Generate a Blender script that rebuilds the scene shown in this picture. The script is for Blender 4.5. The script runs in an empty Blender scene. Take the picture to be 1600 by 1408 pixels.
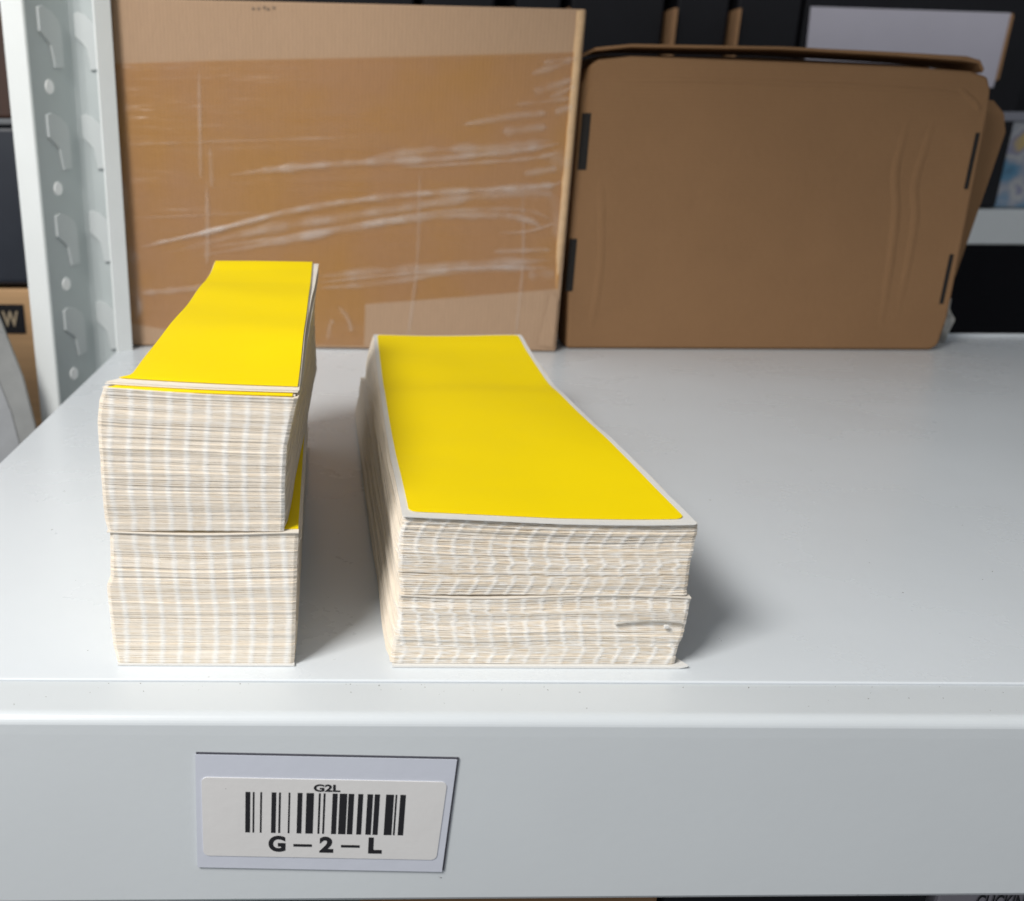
import bpy, bmesh, math, random
from mathutils import Vector, Matrix, noise
C = bpy.context
S = C.scene
col = S.collection
R = math.radians
random.seed(7)

# ---------------------------------------------------------------- camera
cd = bpy.data.cameras.new('camera')
cam = bpy.data.objects.new('camera', cd); col.objects.link(cam)
cam.matrix_world = (Matrix.Translation((0, 0, .1756)) @ Matrix.Rotation(R(90 - 18.4), 4, 'X')
                    @ Matrix.Rotation(R(.25), 4, 'Z'))
cd.sensor_width = 36; cd.lens = 32.175; cd.shift_x = .178
cd.clip_start = .01; cd.clip_end = 50
cd.dof.use_dof = True; cd.dof.focus_distance = .36; cd.dof.aperture_fstop = 13
S.camera = cam
# ---------------------------------------------------------------- world, lamps, exposure
w = bpy.data.worlds.new('World'); S.world = w; w.use_nodes = True
# the room around: bright opening in front and to the left, dim interior behind and to the right
_n = w.node_tree.nodes; _l = w.node_tree.links
_tc = _n.new('ShaderNodeTexCoord'); _dt = _n.new('ShaderNodeVectorMath'); _dt.operation = 'DOT_PRODUCT'
_dt.inputs[1].default_value = Vector((-.62, -.70, .35)).normalized()
_l.new(_tc.outputs['Generated'], _dt.inputs[0])
_cr = _n.new('ShaderNodeValToRGB'); _e = _cr.color_ramp.elements
_e[0].position = .30; _e[0].color = (.11, .112, .115, 1); _e[1].position = .95; _e[1].color = (.79, .83, .885, 1)
_mr = _n.new('ShaderNodeMapRange'); _mr.inputs[1].default_value = -1; _mr.inputs[2].default_value = 1
_l.new(_dt.outputs['Value'], _mr.inputs[0]); _l.new(_mr.outputs[0], _cr.inputs[0])
_l.new(_cr.outputs[0], _n['Background'].inputs[0]); _n['Background'].inputs[1].default_value = .60
def area(name, loc, target, size, power, color):
    l = bpy.data.lights.new(name, 'AREA'); l.shape = 'RECTANGLE'
    l.size, l.size_y = size; l.energy = power; l.color = color
    o = bpy.data.objects.new(name, l); col.objects.link(o); o.location = loc
    o.rotation_euler = (Vector(target) - Vector(loc)).to_track_quat('-Z', 'Y').to_euler()
    return o
area('window_light', (-.62, -.28, .93), (.0, .42, 0), (.40, .34), 18, (1, .975, .94))
S.view_settings.view_transform = 'Standard'; S.view_settings.look = 'None'
S.view_settings.exposure = 0; S.view_settings.gamma = 1
S.view_settings.use_curve_mapping = False
S.cycles.max_bounces = 8; S.cycles.transparent_max_bounces = 16

# ---------------------------------------------------------------- helpers
def thing(name, label, cat, group=None, loc=(0, 0, 0)):
    o = bpy.data.objects.new(name, None); col.objects.link(o); o.location = loc
    o.empty_display_size = .02
    return tag(o, label, cat, group)
def tag(o, label=None, cat=None, group=None, kind=None):
    if label: o['label'] = label
    if cat: o['category'] = cat
    if group: o['group'] = group
    if kind: o['kind'] = kind
    return o
def link(name, me, mat, parent=None, smooth=False):
    o = bpy.data.objects.new(name, me); col.objects.link(o)
    if mat: me.materials.append(mat)
    if parent:
        o.parent = parent
        o.matrix_parent_inverse = Matrix.Translation(-Vector(parent.location)) if parent.type == 'EMPTY' else Matrix()
    if smooth:
        for p in me.polygons: p.use_smooth = True
    return o
def fromdata(name, vs, fs, mat, parent=None, smooth=False):
    me = bpy.data.meshes.new(name); me.from_pydata([tuple(v) for v in vs], [], fs); me.update()
    return link(name, me, mat, parent, smooth)
def bm_link(name, bm, mat, parent=None, smooth=False):
    bmesh.ops.recalc_face_normals(bm, faces=bm.faces)
    me = bpy.data.meshes.new(name); bm.to_mesh(me); bm.free()
    return link(name, me, mat, parent, smooth)
def bevel(bm, r, seg=2, ang=30):
    es = [e for e in bm.edges if len(e.link_faces) == 2 and e.calc_face_angle(0) > R(ang)]
    bmesh.ops.bevel(bm, geom=es, offset=r, segments=seg, profile=.5, affect='EDGES')
def box_bm(a, b, r=0, seg=2, bm=None):
    bm2 = bmesh.new(); bmesh.ops.create_cube(bm2, size=1)
    for v in bm2.verts:
        v.co = Vector([(a[i] + b[i]) / 2 + v.co[i] * (b[i] - a[i]) for i in range(3)])
    if r: bevel(bm2, r, seg)
    if bm is None: return bm2
    me = bpy.data.meshes.new('t'); bm2.to_mesh(me); bm2.free(); bm.from_mesh(me); bpy.data.meshes.remove(me)
    return bm
def prism(pts, axis, a, b, r=0, seg=2, bm=None):
    """polygon in the plane across 'axis' pulled from a to b"""
    def P(p, t):
        return {'y': (p[0], t, p[1]), 'x': (t, p[0], p[1]), 'z': (p[0], p[1], t)}[axis]
    b2 = bmesh.new()
    v0 = [b2.verts.new(P(p, a)) for p in pts]; v1 = [b2.verts.new(P(p, b)) for p in pts]
    n = len(pts)
    b2.faces.new(v0); b2.faces.new(v1[::-1])
    for i in range(n): b2.faces.new((v0[i], v1[i], v1[(i + 1) % n], v0[(i + 1) % n]))
    bmesh.ops.recalc_face_normals(b2, faces=b2.faces)
    if r: bevel(b2, r, seg)
    if bm is None: return b2
    me = bpy.data.meshes.new('t'); b2.to_mesh(me); b2.free(); bm.from_mesh(me); bpy.data.meshes.remove(me)
    return bm
def hexa(c, r=0, seg=2):
    """8 corners: front BL BR TR TL, back BL BR TR TL"""
    bm = bmesh.new(); v = [bm.verts.new(p) for p in c]
    for f in ((0, 1, 2, 3), (5, 4, 7, 6), (4, 0, 3, 7), (1, 5, 6, 2), (3, 2, 6, 7), (4, 5, 1, 0)):
        bm.faces.new([v[i] for i in f])
    bmesh.ops.recalc_face_normals(bm, faces=bm.faces)
    if r: bevel(bm, r, seg)
    return bm
def interp(pts, t):
    if t <= pts[0][0]: return pts[0][1]
    for (a, x), (b, y) in zip(pts, pts[1:]):
        if t <= b: 
            u = (t - a) / (b - a); return x + (y - x) * u
    return pts[-1][1]
def smooth_interp(pts, t):
    n = len(pts)
    if t <= pts[0][0]: return pts[0][1]
    if t >= pts[-1][0]: return pts[-1][1]
    for i in range(n - 1):
        if t <= pts[i + 1][0]:
            u = (t - pts[i][0]) / (pts[i + 1][0] - pts[i][0])
            p0 = pts[max(i - 1, 0)][1]; p1 = pts[i][1]; p2 = pts[i + 1][1]; p3 = pts[min(i + 2, n - 1)][1]
            return .5 * (2 * p1 + (p2 - p0) * u + (2 * p0 - 5 * p1 + 4 * p2 - p3) * u * u + (3 * p1 - p0 - 3 * p2 + p3) * u ** 3)

# ---------------------------------------------------------------- materials
def mat(name, color, rough=.5, noise_amt=0, noise_scale=40, bump=0, bump_scale=200, spec=.5,
        stretch=(1, 1, 1), specks=0, speck_scale=90, speck_col=(.12, .11, .10), coat=0, attr=None, dark=None, metallic=0, wave=0, wdir='X'):
    m = bpy.data.materials.new(name); m.use_nodes = True
    nt = m.node_tree; N = nt.nodes; L = nt.links
    b = N['Principled BSDF']; b.inputs['Roughness'].default_value = rough
    b.inputs['Specular IOR Level'].default_value = spec; b.inputs['Metallic'].default_value = metallic
    b.inputs['Coat Weight'].default_value = coat; b.inputs['Coat Roughness'].default_value = .12
    tc = N.new('ShaderNodeTexCoord'); mp = N.new('ShaderNodeMapping'); mp.inputs['Scale'].default_value = stretch
    L.new(tc.outputs['Object'], mp.inputs['Vector'])
    cur = None
    rgb = N.new('ShaderNodeRGB'); rgb.outputs[0].default_value = (*color, 1); cur = rgb.outputs[0]
    if attr:
        a = N.new('ShaderNodeAttribute'); a.attribute_name = attr
        mx = N.new('ShaderNodeMix'); mx.data_type = 'RGBA'
        L.new(a.outputs['Fac'], mx.inputs['Factor']); L.new(cur, mx.inputs['B'])
        mx.inputs['A'].default_value = (*dark, 1); cur = mx.outputs['Result']
    if noise_amt:
        n = N.new('ShaderNodeTexNoise'); n.inputs['Scale'].default_value = noise_scale
        n.inputs['Detail'].default_value = 6; n.inputs['Roughness'].default_value = .6
        L.new(mp.outputs[0], n.inputs['Vector'])
        mr = N.new('ShaderNodeMapRange'); mr.inputs[1].default_value = .25; mr.inputs[2].default_value = .75
        mr.inputs[3].default_value = 1 - noise_amt; mr.inputs[4].default_value = 1 + noise_amt
        L.new(n.outputs[0], mr.inputs[0])
        vm = N.new('ShaderNodeVectorMath'); vm.operation = 'SCALE'
        L.new(cur, vm.inputs[0]); L.new(mr.outputs[0], vm.inputs['Scale']); cur = vm.outputs[0]
        r2 = N.new('ShaderNodeMapRange'); r2.inputs[3].default_value = max(rough - .08, .02); r2.inputs[4].default_value = min(rough + .1, 1)
        L.new(n.outputs[0], r2.inputs[0]); L.new(r2.outputs[0], b.inputs['Roughness'])
    if specks:
        vo = N.new('ShaderNodeTexVoronoi'); vo.inputs['Scale'].default_value = speck_scale
        L.new(tc.outputs['Object'], vo.inputs['Vector'])
        sx = N.new('ShaderNodeSeparateColor'); L.new(vo.outputs['Color'], sx.inputs[0])
        # radius of each fleck comes from its cell's own random value: only some cells carry one
        r = N.new('ShaderNodeMapRange'); r.inputs[1].default_value = 1 - specks; r.inputs[2].default_value = 1
        r.inputs[3].default_value = 0; r.inputs[4].default_value = .06
        L.new(sx.outputs[0], r.inputs[0])
        lt = N.new('ShaderNodeMath'); lt.operation = 'LESS_THAN'
        L.new(vo.outputs['Distance'], lt.inputs[0]); L.new(r.outputs[0], lt.inputs[1])
        ml = N.new('ShaderNodeMath'); ml.operation = 'MULTIPLY'; L.new(lt.outputs[0], ml.inputs[0]); L.new(sx.outputs[1], ml.inputs[1])
        mx = N.new('ShaderNodeMix'); mx.data_type = 'RGBA'; L.new(ml.outputs[0], mx.inputs['Factor'])
        L.new(cur, mx.inputs['A']); mx.inputs['B'].default_value = (*speck_col, 1); cur = mx.outputs['Result']
    L.new(cur, b.inputs['Base Color'])
    if wave:      # flutes of the corrugated board showing through the liner
        wv = N.new('ShaderNodeTexWave'); wv.bands_direction = wdir; wv.inputs['Scale'].default_value = 98
        wv.inputs['Distortion'].default_value = .8; wv.inputs['Detail'].default_value = 3; wv.inputs['Detail Scale'].default_value = 6
        L.new(tc.outputs['Object'], wv.inputs['Vector'])
        wr = N.new('ShaderNodeMapRange'); wr.inputs[3].default_value = 1 - wave * .25; wr.inputs[4].default_value = 1 + wave * .08
        L.new(wv.outputs['Fac'], wr.inputs[0])
        vm = N.new('ShaderNodeVectorMath'); vm.operation = 'SCALE'
        L.new(cur, vm.inputs[0]); L.new(wr.outputs[0], vm.inputs['Scale']); L.new(vm.outputs[0], b.inputs['Base Color'])
    if bump:
        n = N.new('ShaderNodeTexNoise'); n.inputs['Scale'].default_value = bump_scale; n.inputs['Detail'].default_value = 5
        L.new(mp.outputs[0], n.inputs['Vector'])
        bp = N.new('ShaderNodeBump'); bp.inputs['Strength'].default_value = bump; bp.inputs['Distance'].default_value = .001
        L.new(n.outputs[0], bp.inputs['Height']); L.new(bp.outputs[0], b.inputs['Normal'])
    return m

M = {}
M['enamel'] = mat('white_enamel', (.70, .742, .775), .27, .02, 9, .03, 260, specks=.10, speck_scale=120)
M['enamel_shaded'] = mat('white_enamel_shaded', (.62, .655, .675), .40, .03, 7, .04, 260, specks=.09, speck_scale=140)  # shelf paint again, with the shade on the beam put into the colour
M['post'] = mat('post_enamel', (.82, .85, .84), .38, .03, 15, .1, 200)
M['post_shaded'] = mat('post_enamel_shaded', (.47, .51, .51), .4, .05, 15, .1, 200)  # same enamel as the post, darkened to paint in the tilted web's shade
M['yellow'] = mat('yellow_label', (.96, .72, .0), .5, .012, 30, .05, 900, spec=.22)
M['liner'] = mat('liner_paper', (.74, .73, .70), .5, .03, 60, .1, 600, spec=.3)
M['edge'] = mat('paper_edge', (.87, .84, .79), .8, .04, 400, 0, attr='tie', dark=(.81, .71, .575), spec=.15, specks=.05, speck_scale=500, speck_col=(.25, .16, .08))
M['cream'] = mat('cream_liner', (.80, .74, .65), .7, .03, 60)
M['edge_side'] = mat('paper_edge_side', (.66, .58, .44), .85, .06, 300, spec=.15, specks=.25, speck_scale=420, speck_col=(.12, .07, .02))
M['card'] = mat('kraft_cardboard', (.435, .292, .190), .85, .04, 120, .5, 420, spec=.12, stretch=(3, 1, .5), wave=.22, wdir='X')
M['card_edge'] = mat('kraft_edge', (.60, .41, .24), .9, .1, 120, .3, 300, spec=.1)
M['card_dark'] = mat('brown_cardboard', (.27, .152, .076), .85, .07, 9, .35, 170, spec=.12, wave=.10, wdir='Z')
M['slot'] = mat('slot_black', (.012, .010, .009), .9)
M['black'] = mat('black_card', (.012, .012, .015), .6, .2, 10, spec=.25)
M['wall'] = mat('dark_wall', (.012, .012, .015), .9, .2, 3, spec=.2)
M['floor'] = mat('dark_floor', (.10, .10, .10), .8, .2, 3)
M['wood'] = mat('plywood', (.62, .38, .19), .7, .12, 25, .2, 120, stretch=(.3, .3, 6))
M['strip'] = mat('kraft_strip', (.42, .23, .11), .8, .1, 30)
M['lilac'] = mat('pale_lilac_card', (.62, .59, .66), .6, .04, 12)
M['navy'] = mat('navy_plastic', (.022, .028, .042), .45, .15, 12)
M['dbrown'] = mat('dark_brown_wood', (.055, .022, .012), .6, .3, 20, stretch=(8, 1, 1))
M['ink'] = mat('black_ink', (.012, .012, .015), .55)
M['tag'] = mat('label_white', (.70, .69, .68), .45, .02, 60, .05, 500, specks=.10, speck_scale=240, speck_col=(.35, .34, .34))
M['magnet'] = mat('magnet_lilac', (.60, .625, .70), .4, .02, 60, .05, 300)
M['magnet_edge'] = mat('magnet_core', (.05, .05, .065), .7)
M['grey_card'] = mat('grey_printed_card', (.30, .28, .31), .6, .05, 20)

def sleeve_mat():
    m = mat('milky_plastic', (.45, .46, .45), .3, .25, 12, .5, 40, spec=.5)
    m.node_tree.nodes['Principled BSDF'].inputs['Transmission Weight'].default_value = .25
    return m
M['sleeve'] = sleeve_mat()

def film_mat():
    m = bpy.data.materials.new('clear_tape_film'); m.use_nodes = True
    nt = m.node_tree; N = nt.nodes; L = nt.links; N.clear()
    out = N.new('ShaderNodeOutputMaterial')
    tr = N.new('ShaderNodeBsdfTransparent'); tr.inputs[0].default_value = (.90, .79, .62, 1)
    n0 = N.new('ShaderNodeTexNoise'); n0.inputs['Scale'].default_value = 14; n0.inputs['Detail'].default_value = 3
    c0 = N.new('ShaderNodeValToRGB'); c0.color_ramp.elements[0].position = .42; c0.color_ramp.elements[0].color = (.93, .83, .70, 1)
    c0.color_ramp.elements[1].position = .68; c0.color_ramp.elements[1].color = (.95, .835, .60, 1)
    t0 = N.new('ShaderNodeTexCoord'); L.new(t0.outputs['Object'], n0.inputs[0]); L.new(n0.outputs[0], c0.inputs[0]); L.new(c0.outputs[0], tr.inputs[0])
    gl = N.new('ShaderNodeBsdfGlossy'); gl.inputs['Roughness'].default_value = .28; gl.inputs[0].default_value = (.9, .9, .9, 1)
    fr = N.new('ShaderNodeFresnel'); fr.inputs[0].default_value = 1.45
    tc = N.new('ShaderNodeTexCoord'); mp = N.new('ShaderNodeMapping'); mp.inputs['Scale'].default_value = (1, 1, 7)
    mp.inputs['Rotation'].default_value = (0, R(9), 0)
    n = N.new('ShaderNodeTexNoise'); n.inputs['Scale'].default_value = 9; n.inputs['Detail'].default_value = 4
    L.new(tc.outputs['Object'], mp.inputs[0]); L.new(mp.outputs[0], n.inputs[0])
    bp = N.new('ShaderNodeBump'); bp.inputs['Strength'].default_value = .7; bp.inputs['Distance'].default_value = .004
    L.new(n.outputs[0], bp.inputs['Height']); L.new(bp.outputs[0], gl.inputs['Normal']); L.new(bp.outputs[0], fr.inputs['Normal'])
    mx = N.new('ShaderNodeMixShader'); L.new(fr.outputs[0], mx.inputs[0]); L.new(tr.outputs[0], mx.inputs[1]); L.new(gl.outputs[0], mx.inputs[2])
    L.new(mx.outputs[0], out.inputs[0])
    return m
M['film'] = film_mat()
def crease_mat():
    m = bpy.data.materials.new('film_crease'); m.use_nodes = True
    nt = m.node_tree; N = nt.nodes; L = nt.links; N.clear()
    out = N.new('ShaderNodeOutputMaterial'); tr = N.new('ShaderNodeBsdfTransparent')
    p = N.new('ShaderNodeBsdfPrincipled'); p.inputs['Base Color'].default_value = (.78, .76, .74, 1); p.inputs['Roughness'].default_value = .16
    a = N.new('ShaderNodeAttribute'); a.attribute_name = 'milk'
    tc = N.new('ShaderNodeTexCoord'); n = N.new('ShaderNodeTexNoise'); n.inputs['Scale'].default_value = 45; n.inputs['Detail'].default_value = 5
    L.new(tc.outputs['Object'], n.inputs[0])
    mr = N.new('ShaderNodeMapRange'); mr.inputs[1].default_value = .35; mr.inputs[2].default_value = .65; mr.inputs[3].default_value = .35; mr.inputs[4].default_value = 1.1
    L.new(n.outputs[0], mr.inputs[0])
    ml = N.new('ShaderNodeMath'); ml.operation = 'MULTIPLY'; L.new(a.outputs['Fac'], ml.inputs[0]); L.new(mr.outputs[0], ml.inputs[1])
    mx = N.new('ShaderNodeMixShader'); L.new(ml.outputs[0], mx.inputs[0]); L.new(tr.outputs[0], mx.inputs[1]); L.new(p.outputs[0], mx.inputs[2])
    L.new(mx.outputs[0], out.inputs[0])
    return m
M['crease'] = crease_mat()
def picture_mat():
    m = bpy.data.materials.new('printed_picture'); m.use_nodes = True
    nt = m.node_tree; N = nt.nodes; L = nt.links; b = N['Principled BSDF']; b.inputs['Roughness'].default_value = .4
    tc = N.new('ShaderNodeTexCoord'); n = N.new('ShaderNodeTexNoise'); n.inputs['Scale'].default_value = 13; n.inputs['Detail'].default_value = 3
    L.new(tc.outputs['Object'], n.inputs[0])
    cr = N.new('ShaderNodeValToRGB'); cr.color_ramp.interpolation = 'LINEAR'
    e = cr.color_ramp.elements
    e[0].position = .32; e[0].color = (.03, .08, .14, 1); e[1].position = .72; e[1].color = (.55, .40, .16, 1)
    for p, c in ((.42, (.10, .26, .40, 1)), (.5, (.34, .36, .42, 1)), (.56, (.5, .5, .48, 1)), (.63, (.25, .25, .36, 1))):
        x = e.new(p); x.color = c
    L.new(n.outputs[0], cr.inputs[0]); L.new(cr.outputs[0], b.inputs['Base Color'])
    return m
M['picture'] = picture_mat()

# ---------------------------------------------------------------- setting: room behind
o = bm_link('floor', box_bm((-3, -1.5, -1.02), (4, 3.2, -1.0)), M['floor']); tag(o, kind='structure')
o = bm_link('back_wall', box_bm((-3, 2.7, -1.0), (4, 2.75, 2.2)), M['wall']); tag(o, kind='structure')

# ---------------------------------------------------------------- the rack: shelf panel + front beam + post
XR = 1.15
rack = thing('metal_shelf', 'white enamelled steel shelf carrying the yellow label stacks and cartons', 'shelf', loc=(.45, .58, 0))
# panel: tray with folded rims
bm = prism([(.2757, -.0003), (.2764, 0), (.886, 0), (.889, .0006), (.891, .003), (.893, .0032), (.8945, .002), (.8945, -.028),
            (.8925, -.028), (.8925, -.0016), (.2764, -.0016), (.2757, -.0012)], 'x', -.1905, XR)
bm_link('shelf_panel', bm, M['enamel'], rack)
# folded left rim
bm_link('side_rim', box_bm((-.1918, .277, -.030), (-.1906, .886, -.0002), .0004, 2), M['enamel'], rack)
# front beam
prof = [(.2755, -.0008), (.2590, -.0008)]
for i in range(1, 8):
    a = R(90 + 90 * i / 8); prof.append((.2590 + .004 * math.cos(a), -.0048 + .004 * math.sin(a)))
prof += [(.2550, -.0078), (.2550, -.0735), (.2556, -.0748), (.2570, -.0754), (.290, -.0754), (.290, -.0740), (.2590, -.0740),
         (.2565, -.0725), (.2565, -.0080), (.2595, -.0023), (.2750, -.0023)]
bm = prism(prof, 'x', -.2, XR)
bmesh.ops.bisect_plane(bm, geom=bm.verts[:] + bm.edges[:] + bm.faces[:], plane_co=(.45, 0, 0), plane_no=(1, 0, 0))
for v in bm.verts:
    if v.co.z < -.05: v.co.z += .0150 * max(-.2, min(.45, v.co.x)) - .0012
bm_link('front_beam', bm, M['enamel_shaded'], rack)
bm_link('rear_beam', box_bm((-.19, .8955, -.07), (XR, .93, -.004), .002), M['post'], rack)

# upper shelf, out of the picture, added to shade the back of this one
bm_link('upper_panel', box_bm((-.19, .257, .622), (XR, .89, .626), .001), M['enamel'], rack)
bm_link('upper_beam', box_bm((-.2, .2545, .555), (XR, .2565, .6255), .0005), M['enamel_shaded'], rack)
# upright post with pressed key slots (C section open towards the front)
post = thing('rack_upright', 'white steel upright with pressed key slots and white discs for its bright round holes, left of the taped carton', 'rack post', loc=(-.225, .84, -.9))
T = .0014
zb, zt = -.99, .62
def plan_sheet(pts, t, z0, z1):
    n = len(pts); off = []
    for i in range(n):
        a = Vector(pts[max(i - 1, 0)]); b = Vector(pts[min(i + 1, n - 1)]); d = (b - a).normalized()
        off.append((pts[i][0] - d.y * t, pts[i][1] + d.x * t))
    return prism(list(pts) + off[::-1], 'z', z0, z1)
pA = [(-.2628, .8015), (-.2628, .8000), (-.2460, .8000), (-.2448, .8012), (-.2445, .8030)]
pB = [(-.2445, .8030), (-.2268, .8520), (-.2245, .8570), (-.2205, .8600), (-.2150, .8612), (-.1945, .8625)]
pC = [(-.1945, .8625), (-.1912, .8612), (-.1905, .8580), (-.1885, .8040), (-.1878, .8010)]
bm_link('front_lip', plan_sheet(pA, T, zb, zt), M['post'], post)
web = bm_link('slotted_web', plan_sheet(pB, T, zb, zt), M['post_shaded'], post)
bm_link('return_lip', prism([(-.1945, .8628), (-.1908, .8628), (-.1912, .8060), (-.1906, .8030), (-.1894, .8022), (-.1884, .8030), (-.1782, .8120), (-.1788, .8130), (-.1892, .8050), (-.1896, .8640), (-.1945, .8642)], 'z', zb, zt), M['post'], post)
key = [(-.0105, .0215), (-.0060, .0235), (.0020, .0205), (.0085, .0150), (.0105, .0080), (.0105, -.0225), (.0020, -.0235),
       (-.0005, -.0060), (-.0035, -.0025), (-.0105, .0035)]
M['key'] = mat('pressed_slot', (.55, .58, .58), .4)
def key_mesh(scale):
    bm = prism([(x * scale, z) for x, z in key], 'y', -.0022, .001, .0009, 3)
    bmesh.ops.recalc_face_normals(bm, faces=bm.faces)
    me = bpy.data.meshes.new('key_slot'); bm.to_mesh(me); bm.free(); me.materials.append(M['key'])
    for p in me.polygons: p.use_smooth = False
    return me
kA, kB = key_mesh(1.42), key_mesh(.9)
dA = Vector((.0177, .049, 0)).normalized(); aA = math.atan2(dA.y, dA.x)
rim = bmesh.new()
bmesh.ops.create_cone(rim, cap_ends=True, segments=24, radius1=.0062, radius2=.0054, depth=.0016)
bmesh.ops.rotate(rim, verts=rim.verts, matrix=Matrix.Rotation(R(90), 3, 'X'))
rme = bpy.data.meshes.new('bright_hole'); rim.to_mesh(rme); rim.free()
M['bright_hole'] = mat('bright_hole_white', (.97, .97, .96), .5); rme.materials.append(M['bright_hole'])  # white discs stand for round holes with brightness showing through
for k in range(-9, 5):
    z = .0137 + .0822 * (k + 0)
    for nm, me, p, ang in (('key_slot', kA, Vector((-.2345, .8300, z)), aA), ('key_slot', kB, Vector((-.2115, .8606, z)), R(2))):
        o = bpy.data.objects.new(nm, me); col.objects.link(o); o.parent = post
        o.matrix_parent_inverse = Matrix.Translation(-Vector(post.location))
        # the slot face looks out of the open side of the section
        o.location = p; o.rotation_euler = (0, 0, ang)
    o = bpy.data.objects.new('bright_hole', rme); col.objects.link(o); o.parent = post
    o.matrix_parent_inverse = Matrix.Translation(-Vector(post.location))
    o.location = Vector((-.2365, .8245, z - .0385)) ; o.rotation_euler = (0, 0, aA)

# ---------------------------------------------------------------- fan-folded label stacks
def nz(x, y, z=0): return noise.noise(Vector((x, y, z)))
def paper_layers(name, parent, z0, z1, n, xl, xr, yf, yb, warp, tie_sp, tie_ph, seed, fold_amp, gap, ragged, nx=230, ny=44, tw=.0015, tmod=1.0, tc=.0, cn=1.3):
    """n real sheets, each a thin ring of its own; folds tied together by perforation bridges along the front"""
    vs, fs, tie = [], [], []
    rnd = random.Random(seed)
    pitch = (z1 - z0) / n
    for k in range(n):
        f = (k + .5) / n; zc = z0 + (z1 - z0) * f
        XL0, XL1, XR0, XR1 = xl(f, 0), xl(f, 1), xr(f, 0), xr(f, 1)
        jl, jr, jb = rnd.gauss(0, ragged * .5), rnd.gauss(0, ragged), rnd.gauss(0, .0006)
        jf = rnd.gauss(0, fold_amp * .09)
        bundle = nz(k * .16, seed * 3.1) * fold_amp * .8 + nz(k * .55, seed * 7.7) * fold_amp * .25
        tl = .5 + .5 * nz(k * .35, seed + 9.)
        if k % 7 == 0: tb = rnd.gauss(0, .0006 * tmod)
        tj = tb + rnd.gauss(0, .00016 * tmod)
        pts = []   # (x, y, half thickness, zoff, tie, nx, ny)
        for i in range(nx + 1):
            u = i / nx; x = XL0 + (XR0 - XL0) * u
            ph = (x - tie_ph(f) - tj) / tie_sp; d = abs(ph - round(ph)) * tie_sp
            t = (.5 + .5 * math.cos(math.pi * d / tw)) * max(.15, min(1, .85 + tmod * nz(x * 22, k * .11, seed + 50))) if d < tw else 0
            mid = min(1, d / (tie_sp * .5))
            loc = nz(x * 160, k * .9, seed) 
            y = yf(f) + bundle + jf - t * fold_amp * .06 + (1 - t) * fold_amp * .22 * (.4 + .6 * nz(x * 90, k * 1.7, seed + 4)) 
            y += nz(x * 25, k * .12, seed + 20) * fold_amp * .5
            # rounded outer corners
            e = min(u, 1 - u) * (XR0 - XL0)
            if e < .0012: y += (.0012 - e) * .5
            h = pitch * (.5 * t + (1 - t) * (.5 - gap * (.45 + .55 * loc)))
            zo = (1 - t) * pitch * gap * 1.3 * nz(x * 170, k * 2.3, seed + 30) + pitch * .9 * nz(x * 30, k * .3, seed + 2)
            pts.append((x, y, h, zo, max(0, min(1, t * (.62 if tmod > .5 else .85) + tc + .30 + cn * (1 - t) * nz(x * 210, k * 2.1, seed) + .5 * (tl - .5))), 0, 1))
        B = yb(f) + jb
        for j in range(1, ny):
            v = j / ny; x = xr(f, v) + jr * (1 - .3 * v) + nz(v * 9, k * .5, seed + 5) * ragged
            pts.append((x, yf(f) + (B - yf(f)) * v, pitch * .38, 0, .35, -1, 0))
        for j in range(0, 9):
            u = 1 - j / 8; pts.append((XL1 + (XR1 - XL1) * u, B, pitch * .4, 0, .4, 0, -1))
        for j in range(1, ny):
            v = 1 - j / ny; x = xl(f, v) + jl * (1 - .3 * v) + nz(v * 7, k * .5, seed + 8) * ragged * .7
            pts.append((x, yf(f) + (B - yf(f)) * v, pitch * .40, 0, .35, 1, 0))
        base = len(vs); m = len(pts)
        for (x, y, h, zo, t, ax, ay) in pts:
            v = (y - yf(f)) / (B - yf(f)); wz = warp(x, v) * f
            ix, iy = x + ax * .0017, y + ay * .0017; hi = pitch * .60
            z = max(zc + zo + wz, z0 + h)
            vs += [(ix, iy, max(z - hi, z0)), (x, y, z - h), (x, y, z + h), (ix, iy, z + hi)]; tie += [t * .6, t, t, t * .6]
        for i in range(m):
            a = base + 4 * i; b = base + 4 * ((i + 1) % m)
            for q in range(3): fs.append((a + q, b + q, b + q + 1, a + q + 1))
    me = bpy.data.meshes.new(name); me.from_pydata(vs, [], fs)
    at = me.attributes.new('tie', 'FLOAT', 'POINT'); at.data.foreach_set('value', tie)
    me.update()
    return link(name, me, M['edge'], parent)
def round_rect(x0, x1, y0, y1, r, n=6):
    p = []
    for cx, cy, a0 in ((x1 - r, y0 + r, -90), (x1 - r, y1 - r, 0), (x0 + r, y1 - r, 90), (x0 + r, y0 + r, 180)):
        for i in range(n + 1):
            a = R(a0 + 90 * i / n); p.append((cx + r * math.cos(a), cy + r * math.sin(a)))
    return p
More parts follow.
